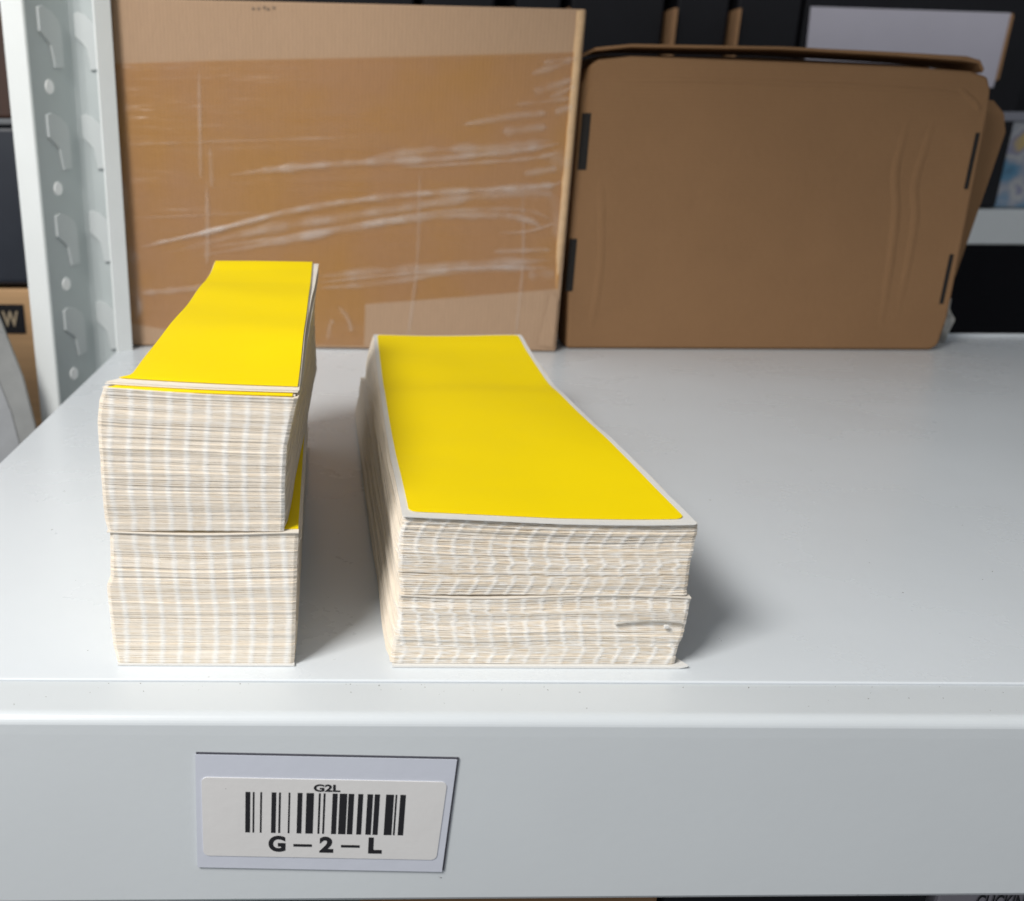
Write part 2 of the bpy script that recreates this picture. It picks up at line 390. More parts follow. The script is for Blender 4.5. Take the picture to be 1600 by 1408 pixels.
def sheet(name, parent, m, u0, u1, v0, v1, surf, thick, lift, rad=0, W=.1, Ln=.3, nu=36, nv=90, edge=None):
    """sheet following surf(u, v) -> point; the corners rounded by pulling rows in"""
    vs, fs = [], []
    e = rad / Ln
    rows = [v0 + e * (1 - math.cos(R(90) * q / 8)) for q in range(8)] if rad else []
    rows += [v0 + e + (v1 - v0 - 2 * e) * j / nv for j in range(nv + 1)]
    if rad: rows += [v1 - e * (1 - math.cos(R(90) * q / 8)) for q in range(7, -1, -1)]
    nv = len(rows) - 1
    for v in rows:
        dy = min(v - v0, v1 - v) * Ln
        ins = 0
        if rad and dy < rad: ins = (rad - math.sqrt(max(0, rad * rad - (rad - dy) ** 2))) / W
        for i in range(nu + 1):
            u = (u0 + ins) + (u1 - u0 - 2 * ins) * i / nu
            p = surf(u, v); ex = edge(u, v) if edge else 0
            vs.append((p[0] + ex, p[1], p[2] + lift))
    n = len(vs)
    for p in vs[:n]: vs.append((p[0], p[1], p[2] - thick))
    w = nu + 1
    for j in range(nv):
        for i in range(nu):
            a = j * w + i; fs.append((a, a + 1, a + w + 1, a + w)); fs.append((n + a, n + a + w, n + a + w + 1, n + a + 1))
    bd = [i for i in range(w)] + [j * w + nu for j in range(1, nv + 1)] + [nv * w + i for i in range(nu - 1, -1, -1)] + [j * w for j in range(nv - 1, 0, -1)]
    m0 = len(vs)      # the cut edge has vertices of its own, so it stays crisp
    for i in bd: vs += [vs[i], vs[n + i]]
    for q in range(len(bd)):
        a, b = m0 + 2 * q, m0 + 2 * ((q + 1) % len(bd)); fs.append((b, a, a + 1, b + 1))
    # finer rows near the rounded ends
    o = fromdata(name, vs, fs, m, parent, False)
    for p in o.data.polygons[:2 * nu * nv]: p.use_smooth = True
    return o

# ---- right pair
G = 'fan-folded yellow label stacks on the shelf'
RZ = [(0, .0555), (.11, .0545), (.29, .0528), (.46, .0503), (.60, .0494), (.68, .0482), (.80, .0500), (.90, .0519), (1, .0552)]
def r_surf_z(u, v):
    z = smooth_interp(RZ, v)
    z += .0024 * max(0, 1 - v / .25) * (abs(u - .55) * 2) ** 1.6 * (1 if u < .55 else .35)     # front corners curl up
    z -= .0026 * math.exp(-((v - .30) / .17) ** 2) * max(0, 1 - u / .45) ** 1.5                         # dip along the near left edge
    z += .0005 * math.sin(u * 5 + v * 9)
    return z
def r_surf(u, v):
    x0 = .0245 + .0047 * v; x1 = .1236 + .0048 * v
    return (x0 + (x1 - x0) * u, .2835 + (.609 - .2835) * v, r_surf_z(u, v))
ZM = .0283
r_xl = [(0, .0218), (.25, .0224), (.6, .0239), (.9, .0242), (1, .0245)]
r_xr = [(0, .1232), (.15, .1230), (.4, .1240), (.62, .1251), (.85, .1252), (1, .1258)]
t = thing('label_stack', 'lower bundle of the wide cream label stack, back end shifted left, with a split gap', 'label stack', G, (.074, .445, 0))
def rw(x, v): return .0007 * math.sin(x * 70 + 1) * (1 - v) + .0004 * math.sin(v * 12)
paper_layers('paper_layers', t, .0012, ZM - .0006, 54, lambda f, v: interp(r_xl, f) + (-.0037 - .001 * (1 - f)) * v,
             lambda f, v: interp(r_xr, f) + .001 * v, lambda f: .2850 - .0006 * math.sin(f * 3), lambda f: .598 + .004 * f,
             rw, .0063, lambda f: .0255 + .0012 * math.sin(f * 6) - .001 * f, 3, .0009, .24, .0012, tc=.10, cn=1.0)
fl = lambda z, xo0, xo1, a, b: (lambda u, v: (xo0 + (xo1 - xo0) * u, a + (b - a) * v, z))
sheet('bottom_liner', t, M['liner'], 0, 1, 0, 1, lambda u, v: (.0226 + (.1046 - .0035 * min(1, v * 25)) * u, .2838 + .312 * v, .0010 + .0008 * max(0, u - .985) * 60 * max(0, 1 - v * 60)), .0008, 0)
def midsurf(u, v):
    x = (.0243 - .004 * v) + (.1010 + .004 * v) * u
    return (x, .2845 + .315 * v, ZM - .0002 + rw(x, v))
sheet('top_liner', t, M['cream'], 0, 1, 0, 1, midsurf, .0004, 0, edge=lambda u, v: 0)
# a leaf standing a little open near the right front, with a paper tab in the gap
bm = bmesh.new()
for i in range(17):
    u = i / 16; x = .0995 + .0235 * u; h = .0011 * math.sin(u * 3.1) ** .8 if u < .98 else .0002
    a = bm.verts.new((x, .2832, .0180 + .0005 * u + h)); b = bm.verts.new((x, .2862, .0180 + .0005 * u + h * .4)) 
bm.verts.ensure_lookup_table()
for i in range(16): bm.faces.new([bm.verts[2 * i], bm.verts[2 * i + 2], bm.verts[2 * i + 3], bm.verts[2 * i + 1]])
bmesh.ops.solidify(bm, geom=bm.faces[:], thickness=.00022)
bm_link('open_leaf', bm, M['liner'], t)
bm_link('gap_tab', box_bm((.1166, .2826, .0168), (.1182, .2836, .0180), .0002), M['liner'], t)

t = thing('label_stack', 'upper bundle of the wide label stack, topped by the larger yellow label with rounded corners', 'label stack', G, (.074, .445, ZM))
u_xl = [(0, .0250), (.3, .0236), (.7, .0238), (1, .0246)]
u_xr = [(0, .1240), (.2, .1236), (.45, .1236), (.7, .1245), (.9, .1246), (1, .1243)]
def uw(x, v):
    u = (x - .0245 - .0047 * v) / .0992
    return r_surf_z(max(0, min(1, u)), max(0, min(1, v))) - .0555
paper_layers('paper_layers', t, ZM + .0002, .0549, 52, lambda f, v: interp(u_xl, f) + .0052 * f * v - .001 * v,
             lambda f, v: interp(u_xr, f) + .004 * v, lambda f: .2850 - .0004 * math.cos(f * 5), lambda f: .604 + .004 * f,
             uw, .0063, lambda f: .0262 - .0028 * (1 - f) + .0014 * math.sin(f * 7), 5, .0009, .27, .0012, tc=.04, cn=1.1)
sheet('liner_sheet', t, M['liner'], 0, 1, 0, 1, r_surf, .0003, .0001, rad=.0012, W=.1, Ln=.325,
      edge=lambda u, v: (.0006 * nz(v * 14, 3) if u > .9 else 0))
sheet('yellow_label', t, M['yellow'], .024, .972, .014, .992, r_surf, .00025, .00055, rad=.0032, W=.1, Ln=.325, nv=160)

# ---- left pair
ZL = .0514
l_xl = [(0, -.0752), (.15, -.0762), (.6, -.0768), (.68, -.0752), (1, -.0744)]
l_xr = [(0, -.0124), (.12, -.0120), (.4, -.0116), (.8, -.0109), (1, -.0104)]
t = thing('label_stack', 'lower bundle of the narrow cream label stack, carrying the taller bundle on top', 'label stack', G, (-.044, .41, 0))
paper_layers('paper_layers', t, .0010, ZL - .0006, 88, lambda f, v: interp(l_xl, f) + .001 * v, lambda f, v: interp(l_xr, f) - .002 * v,
             lambda f: .2848 - .0005 * math.sin(f * 4), lambda f: .530 + .003 * math.sin(f * 9), lambda x, v: .0005 * math.sin(x * 80 + 2),
             .0063, lambda f: -.0716 + .0007 * math.sin(f * 5), 11,   .00065, .12, .0003, nx=150, ny=34, tw=.0017, tmod=.3, tc=.0, cn=.35)
sheet('bottom_liner', t, M['liner'], 0, 1, 0, 1, fl(.0009, -.0750, -.0122, .2842, .53), .0007, 0)
sheet('liner_sheet', t, M['cream'], 0, 1, 0, 1, lambda u, v: (-.0752 + .0648 * u - .002 * v, .2845 + .246 * v, ZL + .0002 + .0005 * math.sin((-.0752 + .065 * u) * 80 + 2)), .0003, -.0003)
sheet('yellow_label', t, M['yellow'], .05, .997, .012, .99, lambda u, v: (-.0752 + .0648 * u - .002 * v, .2842 + .246 * v, ZL + .0002 + .0005 * math.sin((-.0752 + .065 * u) * 80 + 2)), .0002, .0001)

t = thing('label_stack', 'upper bundle of the narrow label stack, its bright yellow top label rising towards the back', 'label stack', G, (-.044, .41, ZL))
LZ = [(0, .1002), (.26, .1045), (.5, .1062), (.8, .1082), (.92, .1100), (1, .1127)]
def l_z(u, v): 
    return smooth_interp(LZ, v) + .0030 * (1 - u) * max(0, 1 - v * 2.5) - .0005 * math.sin(u * 3.14) * (1 - v) + .0004 * math.sin(v * 20 + u * 2)
def l_surf(u, v):
    x0 = -.0725 + .0066 * min(1, v * 40); x1 = -.0100 + .0002 * v
    return (x0 + (x1 - x0) * u, .2885 + .2400 * v, l_z(u, v))
lu_xl = [(0, -.0750), (.1, -.0758), (.5, -.0756), (.75, -.0757), (.92, -.0745), (1, -.0728)]
lu_xr = [(0, -.0154), (.15, -.0150), (.4, -.0148), (.65, -.0140), (.85, -.0120), (1, -.0103)]
def lw(x, v):
    u = max(0, min(1, (x + .0745) / .0625))
    return l_z(u, max(0, min(1, v))) - .1000 + .0022 * (1 - u) * (1 - v) * .3
paper_layers('paper_layers', t, ZL + .0004, .0980, 96, lambda f, v: interp(lu_xl, f) + (.0078 * f * min(1, v * 12) if f > .5 else 0) + .001 * v, lambda f, v: interp(lu_xr, f) + .0075 * v * (1 - .55 * f),
             lambda f: .2850 - .0010 * math.sin(f * 3.1) + .0007 * f, lambda f: .522 + .006 * f, lambda x, v: lw(x, v) * .95,
             .0063, lambda f: -.0722 + .0022 * max(0, f - .55) * 2, 17,   .00065, .12, .0003, nx=150, ny=40, tw=.0017, tmod=.3, tc=.0, cn=.35)
def lsheet(dz, dx=0, dyv=0): return lambda u, v: (l_surf(u, v)[0] + dx, l_surf(u, v)[1] + dyv, l_surf(u, v)[2] - dz)
tick = lambda u, v: 0
sheet('liner_sheet', t, M['cream'], 0, 1, 0, 1, lsheet(.0017, -.0012, -.0014), .0003, 0, edge=lambda u, v: .0025 * v)
sheet('yellow_label', t, M['yellow'], .03, .985, .0, .99, lsheet(.0014, -.0012, -.0026), .0003, 0)
sheet('liner_sheet', t, M['cream'], 0, 1, 0, 1, lsheet(.0007, -.0004, -.0006), .0003, 0, edge=lambda u, v: .0035 * v * v)
sheet('liner_sheet', t, M['cream'], 0, 1, 0, 1, lsheet(.0002), .0003, 0)
sheet('yellow_label', t, M['yellow'], .008, .99, .012, .998, l_surf, .0003, .0004)

# ---------------------------------------------------------------- taped carton (left back)
cx1 = thing('taped_carton', 'large kraft carton wrapped in wrinkled clear tape, standing behind the label stacks', 'carton', loc=(.01, .85, 0))
c = [(-.1865, .8290, .0006), (.2035, .8110, .0006), (.2060, .8130, .2815), (-.1810, .8235, .2900)]
cb = [(p[0] + .002, p[1] + .062 - (.0 if p[0] > 0 else .012), p[2]) for p in c]
bm = hexa(c + cb, .0022, 3)
bm_link('carton_body', bm, M['card'], cx1)
# point on the carton's front from the face's own (s, t), s left to right, t bottom to top
def face1(s, tt, out=0):
    a = Vector(c[0]).lerp(Vector(c[1]), s); b = Vector(c[3]).lerp(Vector(c[2]), s)
    p = a.lerp(b, tt); return (p.x - .045 * out, p.y - out, p.z)
def zs(x, y):  # face fractions of a spot measured on the carton, 0..1600 x 0..1179 sheet of sketch units
    t_ = (1140 - y) / (1140 + (8 - x * .0) * 1.0 - 0) if False else (1150 - y) / (1150 - (-18 + x * .032))
    l = 10 + (80 - 10) * (y / 1140.); r_ = 1585 - (1585 - 1495) * (y / 1150.)
    return (x - l) / (r_ - l), t_
poly = [(25, 185), (300, 178), (800, 172), (1200, 166), (1572, 160), (1500, 925), (1200, 955), (870, 985), (868, 1138), (500, 1138), (90, 1065), (60, 700)]
vs = [face1(*zs(*p), out=.0009) for p in poly]
fromdata('tape_film', vs, [tuple(range(len(vs)))], M['film'], cx1)
W_ = [([(115, 795), (350, 735), (600, 668), (850, 625), (1100, 600), (1450, 578), (1510, 560)], 9, .75),
      ([(115, 790), (230, 762), (420, 716), (600, 664)], 5, .6),
      ([(200, 812), (500, 735), (750, 690), (1000, 650), (1250, 610), (1420, 600), (1500, 620)], 14, .5),
      ([(290, 825), (600, 765), (900, 705), (1100, 680), (1300, 675), (1400, 690), (1450, 720)], 11, .65),
      ([(260, 800), (520, 765), (800, 715), (1050, 672), (1250, 655), (1400, 660), (1480, 690)], 7, .4),
      ([(410, 545), (560, 525), (800, 505), (1100, 490), (1350, 465), (1510, 440)], 10, .6),
      ([(840, 498), (1050, 465), (1300, 455), (1480, 430)], 12, .4),
      ([(960, 520), (1200, 505), (1400, 490), (1500, 470)], 6, .4),
      ([(700, 890), (950, 865), (1200, 845), (1480, 825)], 13, .5), ([(700, 912), (950, 882), (1200, 856), (1400, 848)], 6, .65),
      ([(700, 932), (950, 905), (1200, 862), (1480, 852)], 10, .45), ([(120, 955), (220, 945), (380, 925)], 9, .4),
      ([(1180, 382), (1350, 355), (1460, 345)], 10, .45), ([(1310, 405), (1460, 388)], 12, .4), ([(1400, 228), (1540, 185)], 9, .4),
      ([(1410, 280), (1450, 272), (1545, 240)], 11, .45), ([(1440, 192), (1555, 178)], 7, .4), ([(1460, 300), (1550, 262)], 8, .4),
      ([(1350, 320), (1545, 300)], 6, .3), ([(1480, 345), (1545, 325)], 10, .35), ([(1470, 470), (1530, 520)], 22, .25),
      ([(1380, 540), (1500, 520)], 10, .4), ([(1300, 735), (1400, 728), (1490, 700)], 5, .35), ([(1280, 798), (1480, 790)], 8, .35),
      ([(1440, 560), (1490, 640), (1495, 760)], 16, .22), ([(1400, 880), (1490, 870)], 16, .25),
      ([(310, 190), (316, 400), (320, 560)], 6, .42), ([(350, 450), (358, 590)], 7, .25), ([(340, 560), (345, 720), (345, 860)], 7, .35),
      ([(1045, 510), (1040, 830), (1010, 1130)], 6, .28), ([(1380, 550), (1385, 830), (1360, 1120)], 5, .25),
      ([(750, 1120), (755, 1070), (768, 1040)], 7, .35), ([(780, 990), (815, 1040), (828, 1090)], 7, .35),
      ([(85, 780), (95, 900), (120, 1050)], 20, .22), ([(60, 560), (72, 640), (66, 760)], 6, .3), ([(110, 960), (120, 1010), (100, 1060)], 8, .3),
      ([(40, 445), (400, 432), (860, 420)], 4, .22), ([(70, 690), (300, 680), (520, 668)], 4, .22)]
vs, fs, milk = [], [], []
for q, (pl, wd, al) in enumerate(W_):
    tot = len(pl) - 1; n = 14 * tot; wd *= .95; al *= .45; wd *= 1.45; al *= 1.0
    xs = [(i, p[0]) for i, p in enumerate(pl)]; ys = [(i, p[1]) for i, p in enumerate(pl)]
    pr = None
    for i in range(n + 1):
        s = tot * i / n; x, y = smooth_interp(xs, s), smooth_interp(ys, s)
        x2, y2 = smooth_interp(xs, min(tot, s + .05)), smooth_interp(ys, min(tot, s + .05)); x1, y1 = smooth_interp(xs, max(0, s - .05)), smooth_interp(ys, max(0, s - .05))
        d = Vector((x2 - x1, y2 - y1)).normalized(); nn = Vector((-d.y, d.x))
        tp = min(1, i / n * 5 + .05, (1 - i / n) * 6 + .08) * (.8 + .5 * nz(i * .25, q))
        base = len(vs)
        for k in range(-3, 4):
            f = k / 3; o2 = nn * f * wd * tp * 1.5
            zz = zs(x + o2.x, y + o2.y); zz = (max(.002, min(.995, zz[0])), max(.002, min(.99, zz[1])))
            vs.append(face1(*zz, out=.0013 + .0018 * (1 - f * f) * min(1, tp)))
            milk.append(al * (1 - f * f) ** 2.4 * min(1, tp * 1.3))
        if i:
            for k in range(6): fs.append((base - 7 + k, base - 7 + k + 1, base + k + 1, base + k))
me = bpy.data.meshes.new('film_creases'); me.from_pydata(vs, [], fs)
at = me.attributes.new('milk', 'FLOAT', 'POINT'); at.data.foreach_set('value', milk)
link('film_creases', me, M['crease'], cx1, True)
# crushed right-hand corner that stands proud as a pale bead
vs, fs = [], []
nseg = 60
for i in range(nseg + 1):
    tt = .16 + .835 * i / nseg; p = Vector(face1(.985, tt)); rr = .0036 * min(1, (i + 1) / 12) + .0004 * nz(i * .4, 9)
    for k in range(9):
        a = R(180 + 180 * k / 8); vs.append((p.x + .0012 + rr * math.cos(a) + .0004 * nz(i * .22, 2), p.y + .001 + rr * .9 * math.sin(a), p.z))
    if i:
        b = i * 9
        for k in range(8): fs.append((b - 9 + k, b - 8 + k, b + k + 1, b + k))
fromdata('corner_flap', vs, fs, M['card_edge'], cx1, True)
fromdata('corner_tear', [face1(.955, .02, .0006), face1(.992, .015, .0016), face1(.992, .17, .0022), face1(.975, .19, .0020)], [(0, 1, 2, 3)], M['card'], cx1)
# small smudged marks near the top edge
bm = bmesh.new()
rr = random.Random(3)
for i in range(5):
    x = 480 + i * 17 + rr.random() * 6; y = 14 + rr.random() * 6
    vv = [bm.verts.new(face1(*zs(x + dx, y + dy), out=.0006)) for dx, dy in ((0, 6), (9, 9), (12, 2), (4, 0))]
    bm.faces.new(vv)
M['smudge'] = mat('grey_smudge', (.20, .15, .11), .9, .3, 200)
bm_link('ink_smudge', bm, M['smudge'], cx1)

# ---------------------------------------------------------------- brown mailer (right back)
b2 = thing('mailer_box', 'dark brown die-cut mailer box with rounded corners and black tab slots, standing on its side', 'mailer box', loc=(.38, .85, 0))
Y0 = .8245
out = [(.2165, .0006), (.5500, .0006), (.5560, .0050), (.5590, .0300), (.5555, .2080), (.5535, .2230), (.5490, .2330), (.5340, .2372), (.4806, .2405), (.3800, .2440), (.2500, .2478),
       (.2230, .2450), (.2140, .2395), (.2095, .2250), (.2100, .1000)]
bm = prism(out, 'y', Y0, Y0 + .040, .0030, 3)
bmesh.ops.triangulate(bm, faces=[f for f in bm.faces if len(f.verts) > 4])
bm_link('tray', bm, M['card_dark'], b2)
# creases pressed into the front panel, as soft ridges standing off the board
def ridge(name, pl, wd, hgt, parent, m):
    vs, fs = [], []; n = 24; tot = len(pl) - 1
    xs = [(i, p[0]) for i, p in enumerate(pl)]; ys = [(i, p[1]) for i, p in enumerate(pl)]
    for i in range(n + 1):
        s = tot * i / n; x, z = smooth_interp(xs, s), smooth_interp(ys, s)
        x2, z2 = smooth_interp(xs, min(tot, s + .05)), smooth_interp(ys, min(tot, s + .05)); x1, z1 = smooth_interp(xs, max(0, s - .05)), smooth_interp(ys, max(0, s - .05))
        d = Vector((x2 - x1, z2 - z1)).normalized(); tp = min(1, i / n * 4, (1 - i / n) * 4)
        for k in range(-4, 5):
            f = k / 4; vs.append((x - d.y * f * wd, Y0 + .0002 - hgt * tp * .5 * (1 + math.cos(math.pi * f)), z + d.x * f * wd))
        if i:
            b = i * 9
            for k in range(8): fs.append((b - 9 + k, b - 8 + k, b + k + 1, b + k))
    return fromdata(name, vs, fs, m, parent, True)
ridge('panel_crease', [(.222, .2275), (.30, .2290), (.40, .2265), (.50, .2215), (.540, .2170)], .0035, .0011, b2, M['card_dark'])
ridge('panel_crease', [(.490, .212), (.486, .16), (.493, .125), (.497, .08), (.500, .01)], .006, .0012, b2, M['card_dark'])
ridge('panel_crease', [(.512, .205), (.505, .15), (.512, .11), (.513, .02)], .006, .0010, b2, M['card_dark'])
ridge('panel_crease', [(.232, .16), (.240, .08), (.236, .01)], .006, .0008, b2, M['card_dark'])
ridge('panel_crease', [(.525, .224), (.540, .214), (.549, .205)], .004, .0012, b2, M['card_dark'])
def slot(x, z, h, w_=.0058, lean=-.0):
    bm = prism([(x - w_ / 2, z - h / 2), (x + w_ / 2, z - h / 2), (x + w_ / 2 + lean, z + h / 2), (x - w_ / 2 + lean, z + h / 2)], 'y', Y0 - .0006, Y0 + .001, .0004, 2)
    bm_link('tab_slot', bm, M['slot'], b2)  # black block stands for the dark inside a cut opening
slot(.2160, .1800, .0460, .0075); slot(.2140, .0760, .0460, .0065)
slot(.5500, .1655, .0460, .0036); slot(.5500, .0650, .0440, .0036)
# lid: lip above the tray with a dark gap, and the ear that sticks out at the right
back = [(.2130, .2470), (.24, .2530), (.3771, .2520), (.4758, .2480), (.530, .2450), (.5420, .2400), (.5560, .2200), (.5560, .10), (.24, .10), (.2130, .2250)]
bm_link('lid_panel', prism(back, 'y', Y0 + .0560, Y0 + .0592, .0008, 2), M['card_dark'], b2)
topl = [(.2080, .2490), (.2200, .2545), (.2500, .2573), (.3771, .2557), (.4758, .2517), (.5300, .2490), (.5420, .2460), (.5470, .2390)]
lo = [(x - .001, z - (.0034, .0030, .0026, .0022, .0030, .0038, .0030, .0030)[i_]) for i_, (x, z) in enumerate(topl)]
bm_link('lid_flap', prism(topl + lo[::-1], 'y', Y0 + .004, Y0 + .0600, .0009, 2), M['card_dark'], b2)
ear = [(.5600, .0150), (.5800, .0210), (.5960, .0600), (.6080, .1500), (.6130, .1900), (.6080, .2060), (.5960, .2170), (.5600, .2200)]
bm = prism(ear, 'y', Y0 + .0565, Y0 + .0595, .0008, 2)
bm_link('lid_ear', bm, M['card_dark'], b2)

# scraps of crumpled film behind the mailer
rs = random.Random(5)
bm = bmesh.new(); bmesh.ops.create_icosphere(bm, subdivisions=3, radius=.017)
for v in bm.verts:
    v.co += v.normal * (.010 * nz(v.co.x * 90, v.co.y * 90, v.co.z * 90)); v.co.z *= 1.35; v.co.x *= .62; v.co += Vector((.5800, .873, .0235))
o = bm_link('crumpled_wrap', bm, mat('crumpled_wrap', (.42, .41, .38), .5, .5, 60), None)
tag(o, 'small crumpled ball of pale wrapping at the foot of the brown mailer', 'wrapping')

# ---------------------------------------------------------------- shelf-edge barcode label
import json
tg = thing('shelf_tag', 'pale magnetic shelf tag with barcode and G-2-L on the white front beam', 'shelf label', loc=(-.0010, .255, -.0385))
tg.rotation_euler = (0, R(1.05), 0)
KX, KZ = 6.43e-5, 8.0e-5
def tz(x, y): return ((x - 775) * KX, -(y - 762) * KZ)   # sketch units to metres on the tag
def local(name, bm, m, parent=tg):
    bmesh.ops.recalc_face_normals(bm, faces=bm.faces)
    me = bpy.data.meshes.new(name); bm.to_mesh(me); bm.free(); me.materials.append(m)
    o = bpy.data.objects.new(name, me); col.objects.link(o); o.parent = parent; return o
(x0, z1), (x1, z0) = tz(102, 474), tz(1444, 1050)
pb = prism([(x0 - .0003, z0), (x1 - .0022, z0 - .0), (x1, z1), (x0, z1)], 'y', -.0008, -.0003)
magnet = local('magnet_backing', prism([(x0 + .0003, z0 + .0004), (x1 - .0015, z0 + .0004), (x1 + .0006, z1 + .0005), (x0 + .0002, z1 + .0005)], 'y', -.00055, .0002), M['magnet_edge'])
local('magnet_sheet', pb, M['magnet'])
(x0, z1), (x1, z0) = tz(131, 583), tz(1402, 984)
pp = round_rect(x0, x1, z0, z1, .0020)
pp = [(x - (.0018 * (z1 - z) / (z1 - z0) if x > 0 else 0), z) for x, z in pp]
face = local('paper_label', prism(pp, 'y', -.00105, -.0007), M['tag'])
bars = [(355, 380), (393, 402), (432, 441), (491, 515), (529, 539), (579, 588), (626, 651), (672, 711), (736, 746), (761, 771), (808, 834), (845, 884),
        (891, 920), (941, 967), (989, 1018), (1027, 1054), (1086, 1127), (1135, 1144), (1160, 1189)]
bm = bmesh.new()
for a, b in bars:
    (xa, zt_), (xb, zb_) = tz(a, 650), tz(b, 857)
    zo = (a + b - 1550) * .5 * .020 * KX * .0
    pts = [(xa, zb_), (xb, zb_), (xb + .0002, zt_), (xa + .0002, zt_)]
    bm.faces.new([bm.verts.new((x, -.00113, z)) for x, z in pts])
local('barcode', bm, M['ink'])
def text(name, s, x, z, h, w_, bold, parent, m, y=-.00116, sp=1.0):
    cu = bpy.data.curves.new(name, 'FONT'); cu.body = s; cu.size = 1; cu.offset = bold; cu.align_x = 'LEFT'; cu.space_character = sp
    to = bpy.data.objects.new(name, cu); col.objects.link(to)
    C.view_layer.update()
    dg = C.evaluated_depsgraph_get(); me = bpy.data.meshes.new_from_object(to.evaluated_get(dg))
    bpy.data.objects.remove(to); bpy.data.curves.remove(cu)
    X = [v.co.x for v in me.vertices]; Y = [v.co.y for v in me.vertices]
    ax, bx, ay, by = min(X), max(X), min(Y), max(Y)
    for v in me.vertices: v.co = ((v.co.x - ax) / (bx - ax) * w_ + x, y, (v.co.y - ay) / (by - ay) * h + z)
    me.materials.clear(); me.materials.append(m)
    o = bpy.data.objects.new(name, me); col.objects.link(o); o.parent = parent; return o
x, z = tz(712, 642); text('printed_code', 'G2L', x, z, 37 * KZ, 138 * KX, .035, tg, M['ink'])
for s, a, b in (('G', 478, 568), ('2', 748, 822), ('L', 1008, 1080)):
    x, z = tz(a, 955); text('printed_code', s, x, z, 84 * KZ, (b - a) * KX, .045, tg, M['ink'])
for a, b in ((610, 708), (863, 962)):
    (xa, zb_), (xb, zt_) = tz(a, 926), tz(b, 913)
    bm = bmesh.new(); bm.faces.new([bm.verts.new((x, -.00115, z)) for x, z in ((xa, zb_), (xb, zb_), (xb, zt_), (xa, zt_))])
    local('printed_dash', bm, M['ink'])
# scratch and chip beside the tag
bm = bmesh.new()
rr = random.Random(2)
for px_, pz_ in ((.0388, -.0652), (.0384, -.0648), (.0391, -.0655)):
    bm.faces.new([bm.verts.new((px_ + rr.uniform(-.0005, .0005), .2548, pz_ + rr.uniform(-.0004, .0004))) for _ in range(3)])
bm_link('paint_chip', bm, M['slot'], rack)

# dust and grit lying on the shelf and the front lip
rd = random.Random(21); bm = bmesh.new()
def grain(x, y, z, q):
    b4 = bmesh.new(); bmesh.ops.create_icosphere(b4, subdivisions=1, radius=q)
    sx, sy, an = rd.uniform(.6, 1.9), rd.uniform(.5, 1), rd.uniform(0, 3)
    for v in b4.verts:
        a, b_ = v.co.x * sx, v.co.y * sy
        v.co = Vector((x + a * math.cos(an) - b_ * math.sin(an), y + a * math.sin(an) + b_ * math.cos(an), z + v.co.z * .5 + q * .3)) + Vector([rd.uniform(-q, q) * .25 for _ in range(3)])
    me = bpy.data.meshes.new('t'); b4.to_mesh(me); b4.free(); bm.from_mesh(me); bpy.data.meshes.remove(me)
for i in range(80):
    x, y = rd.uniform(-.185, .55), rd.uniform(.28, .80) ** 1.0
    if (-.078 < x < -.008 and y < .54) or (.018 < x < .13 and y < .61): continue
    grain(x, y, 0, rd.uniform(.00010, .00026))
for i in range(60): grain(rd.uniform(-.12, .25), .2745 - rd.random() ** 2 * .014, -.0008, rd.uniform(.00008, .00020))
M['dust'] = mat('dust_grains', (.13, .115, .10), .9)
o = bm_link('dust', bm, M['dust'], None); tag(o, 'scattered dark dust and grit on the white shelf top and its front lip', 'dust', kind='stuff')
# loose dust fibre at the right side of the wide stack
bm = bmesh.new(); prev = None
for i in range(9):
    a = i / 8; p = Vector((.1253 + .0034 * a, .300, .0372 - .0007 * math.sin(a * 3.1) + .0004 * a))
    ring = [bm.verts.new(p + Vector((0, math.cos(R(k * 90)) * .00013, math.sin(R(k * 90)) * .00013))) for k in range(4)]
    if prev:
        for k in range(4): bm.faces.new((prev[k], prev[(k + 1) % 4], ring[(k + 1) % 4], ring[k]))
    prev = ring
o = bm_link('lint_fibre', bm, M['slot'], None); tag(o, 'tiny dark curl of lint caught on the right edge of the wide label stack', 'lint')

# ---------------------------------------------------------------- cartons on the shelf below (only their tops show under the beam)
o = bm_link('low_carton', box_bm((.022, .300, -.36), (.1365, .50, -.1165), .002), M['card_dark']); tag(o, 'brown carton below the front beam, a sliver under the shelf middle', 'carton')
o = bm_link('low_carton', box_bm((.1385, .300, -.36), (.2475, .50, -.1150), .002), M['black']); tag(o, 'black carton below the front beam, between brown and grey ones', 'carton')
pc = thing('printed_carton', 'grey printed carton with black lettering, below the beam at the far right', 'carton', loc=(.36, .40, -.36))
bm_link('carton_body', box_bm((.2510, .2995, -.36), (.42, .50, -.1130), .0015), M['grey_card'], pc)
pt = text('printed_word', 'CLICKIN', 0, 0, .0078, .0195, .01, None, M['ink'], y=0)
pt.parent = pc; pt.location = (-.36 + .2670, .2990 - .40, -.1226 + .36)

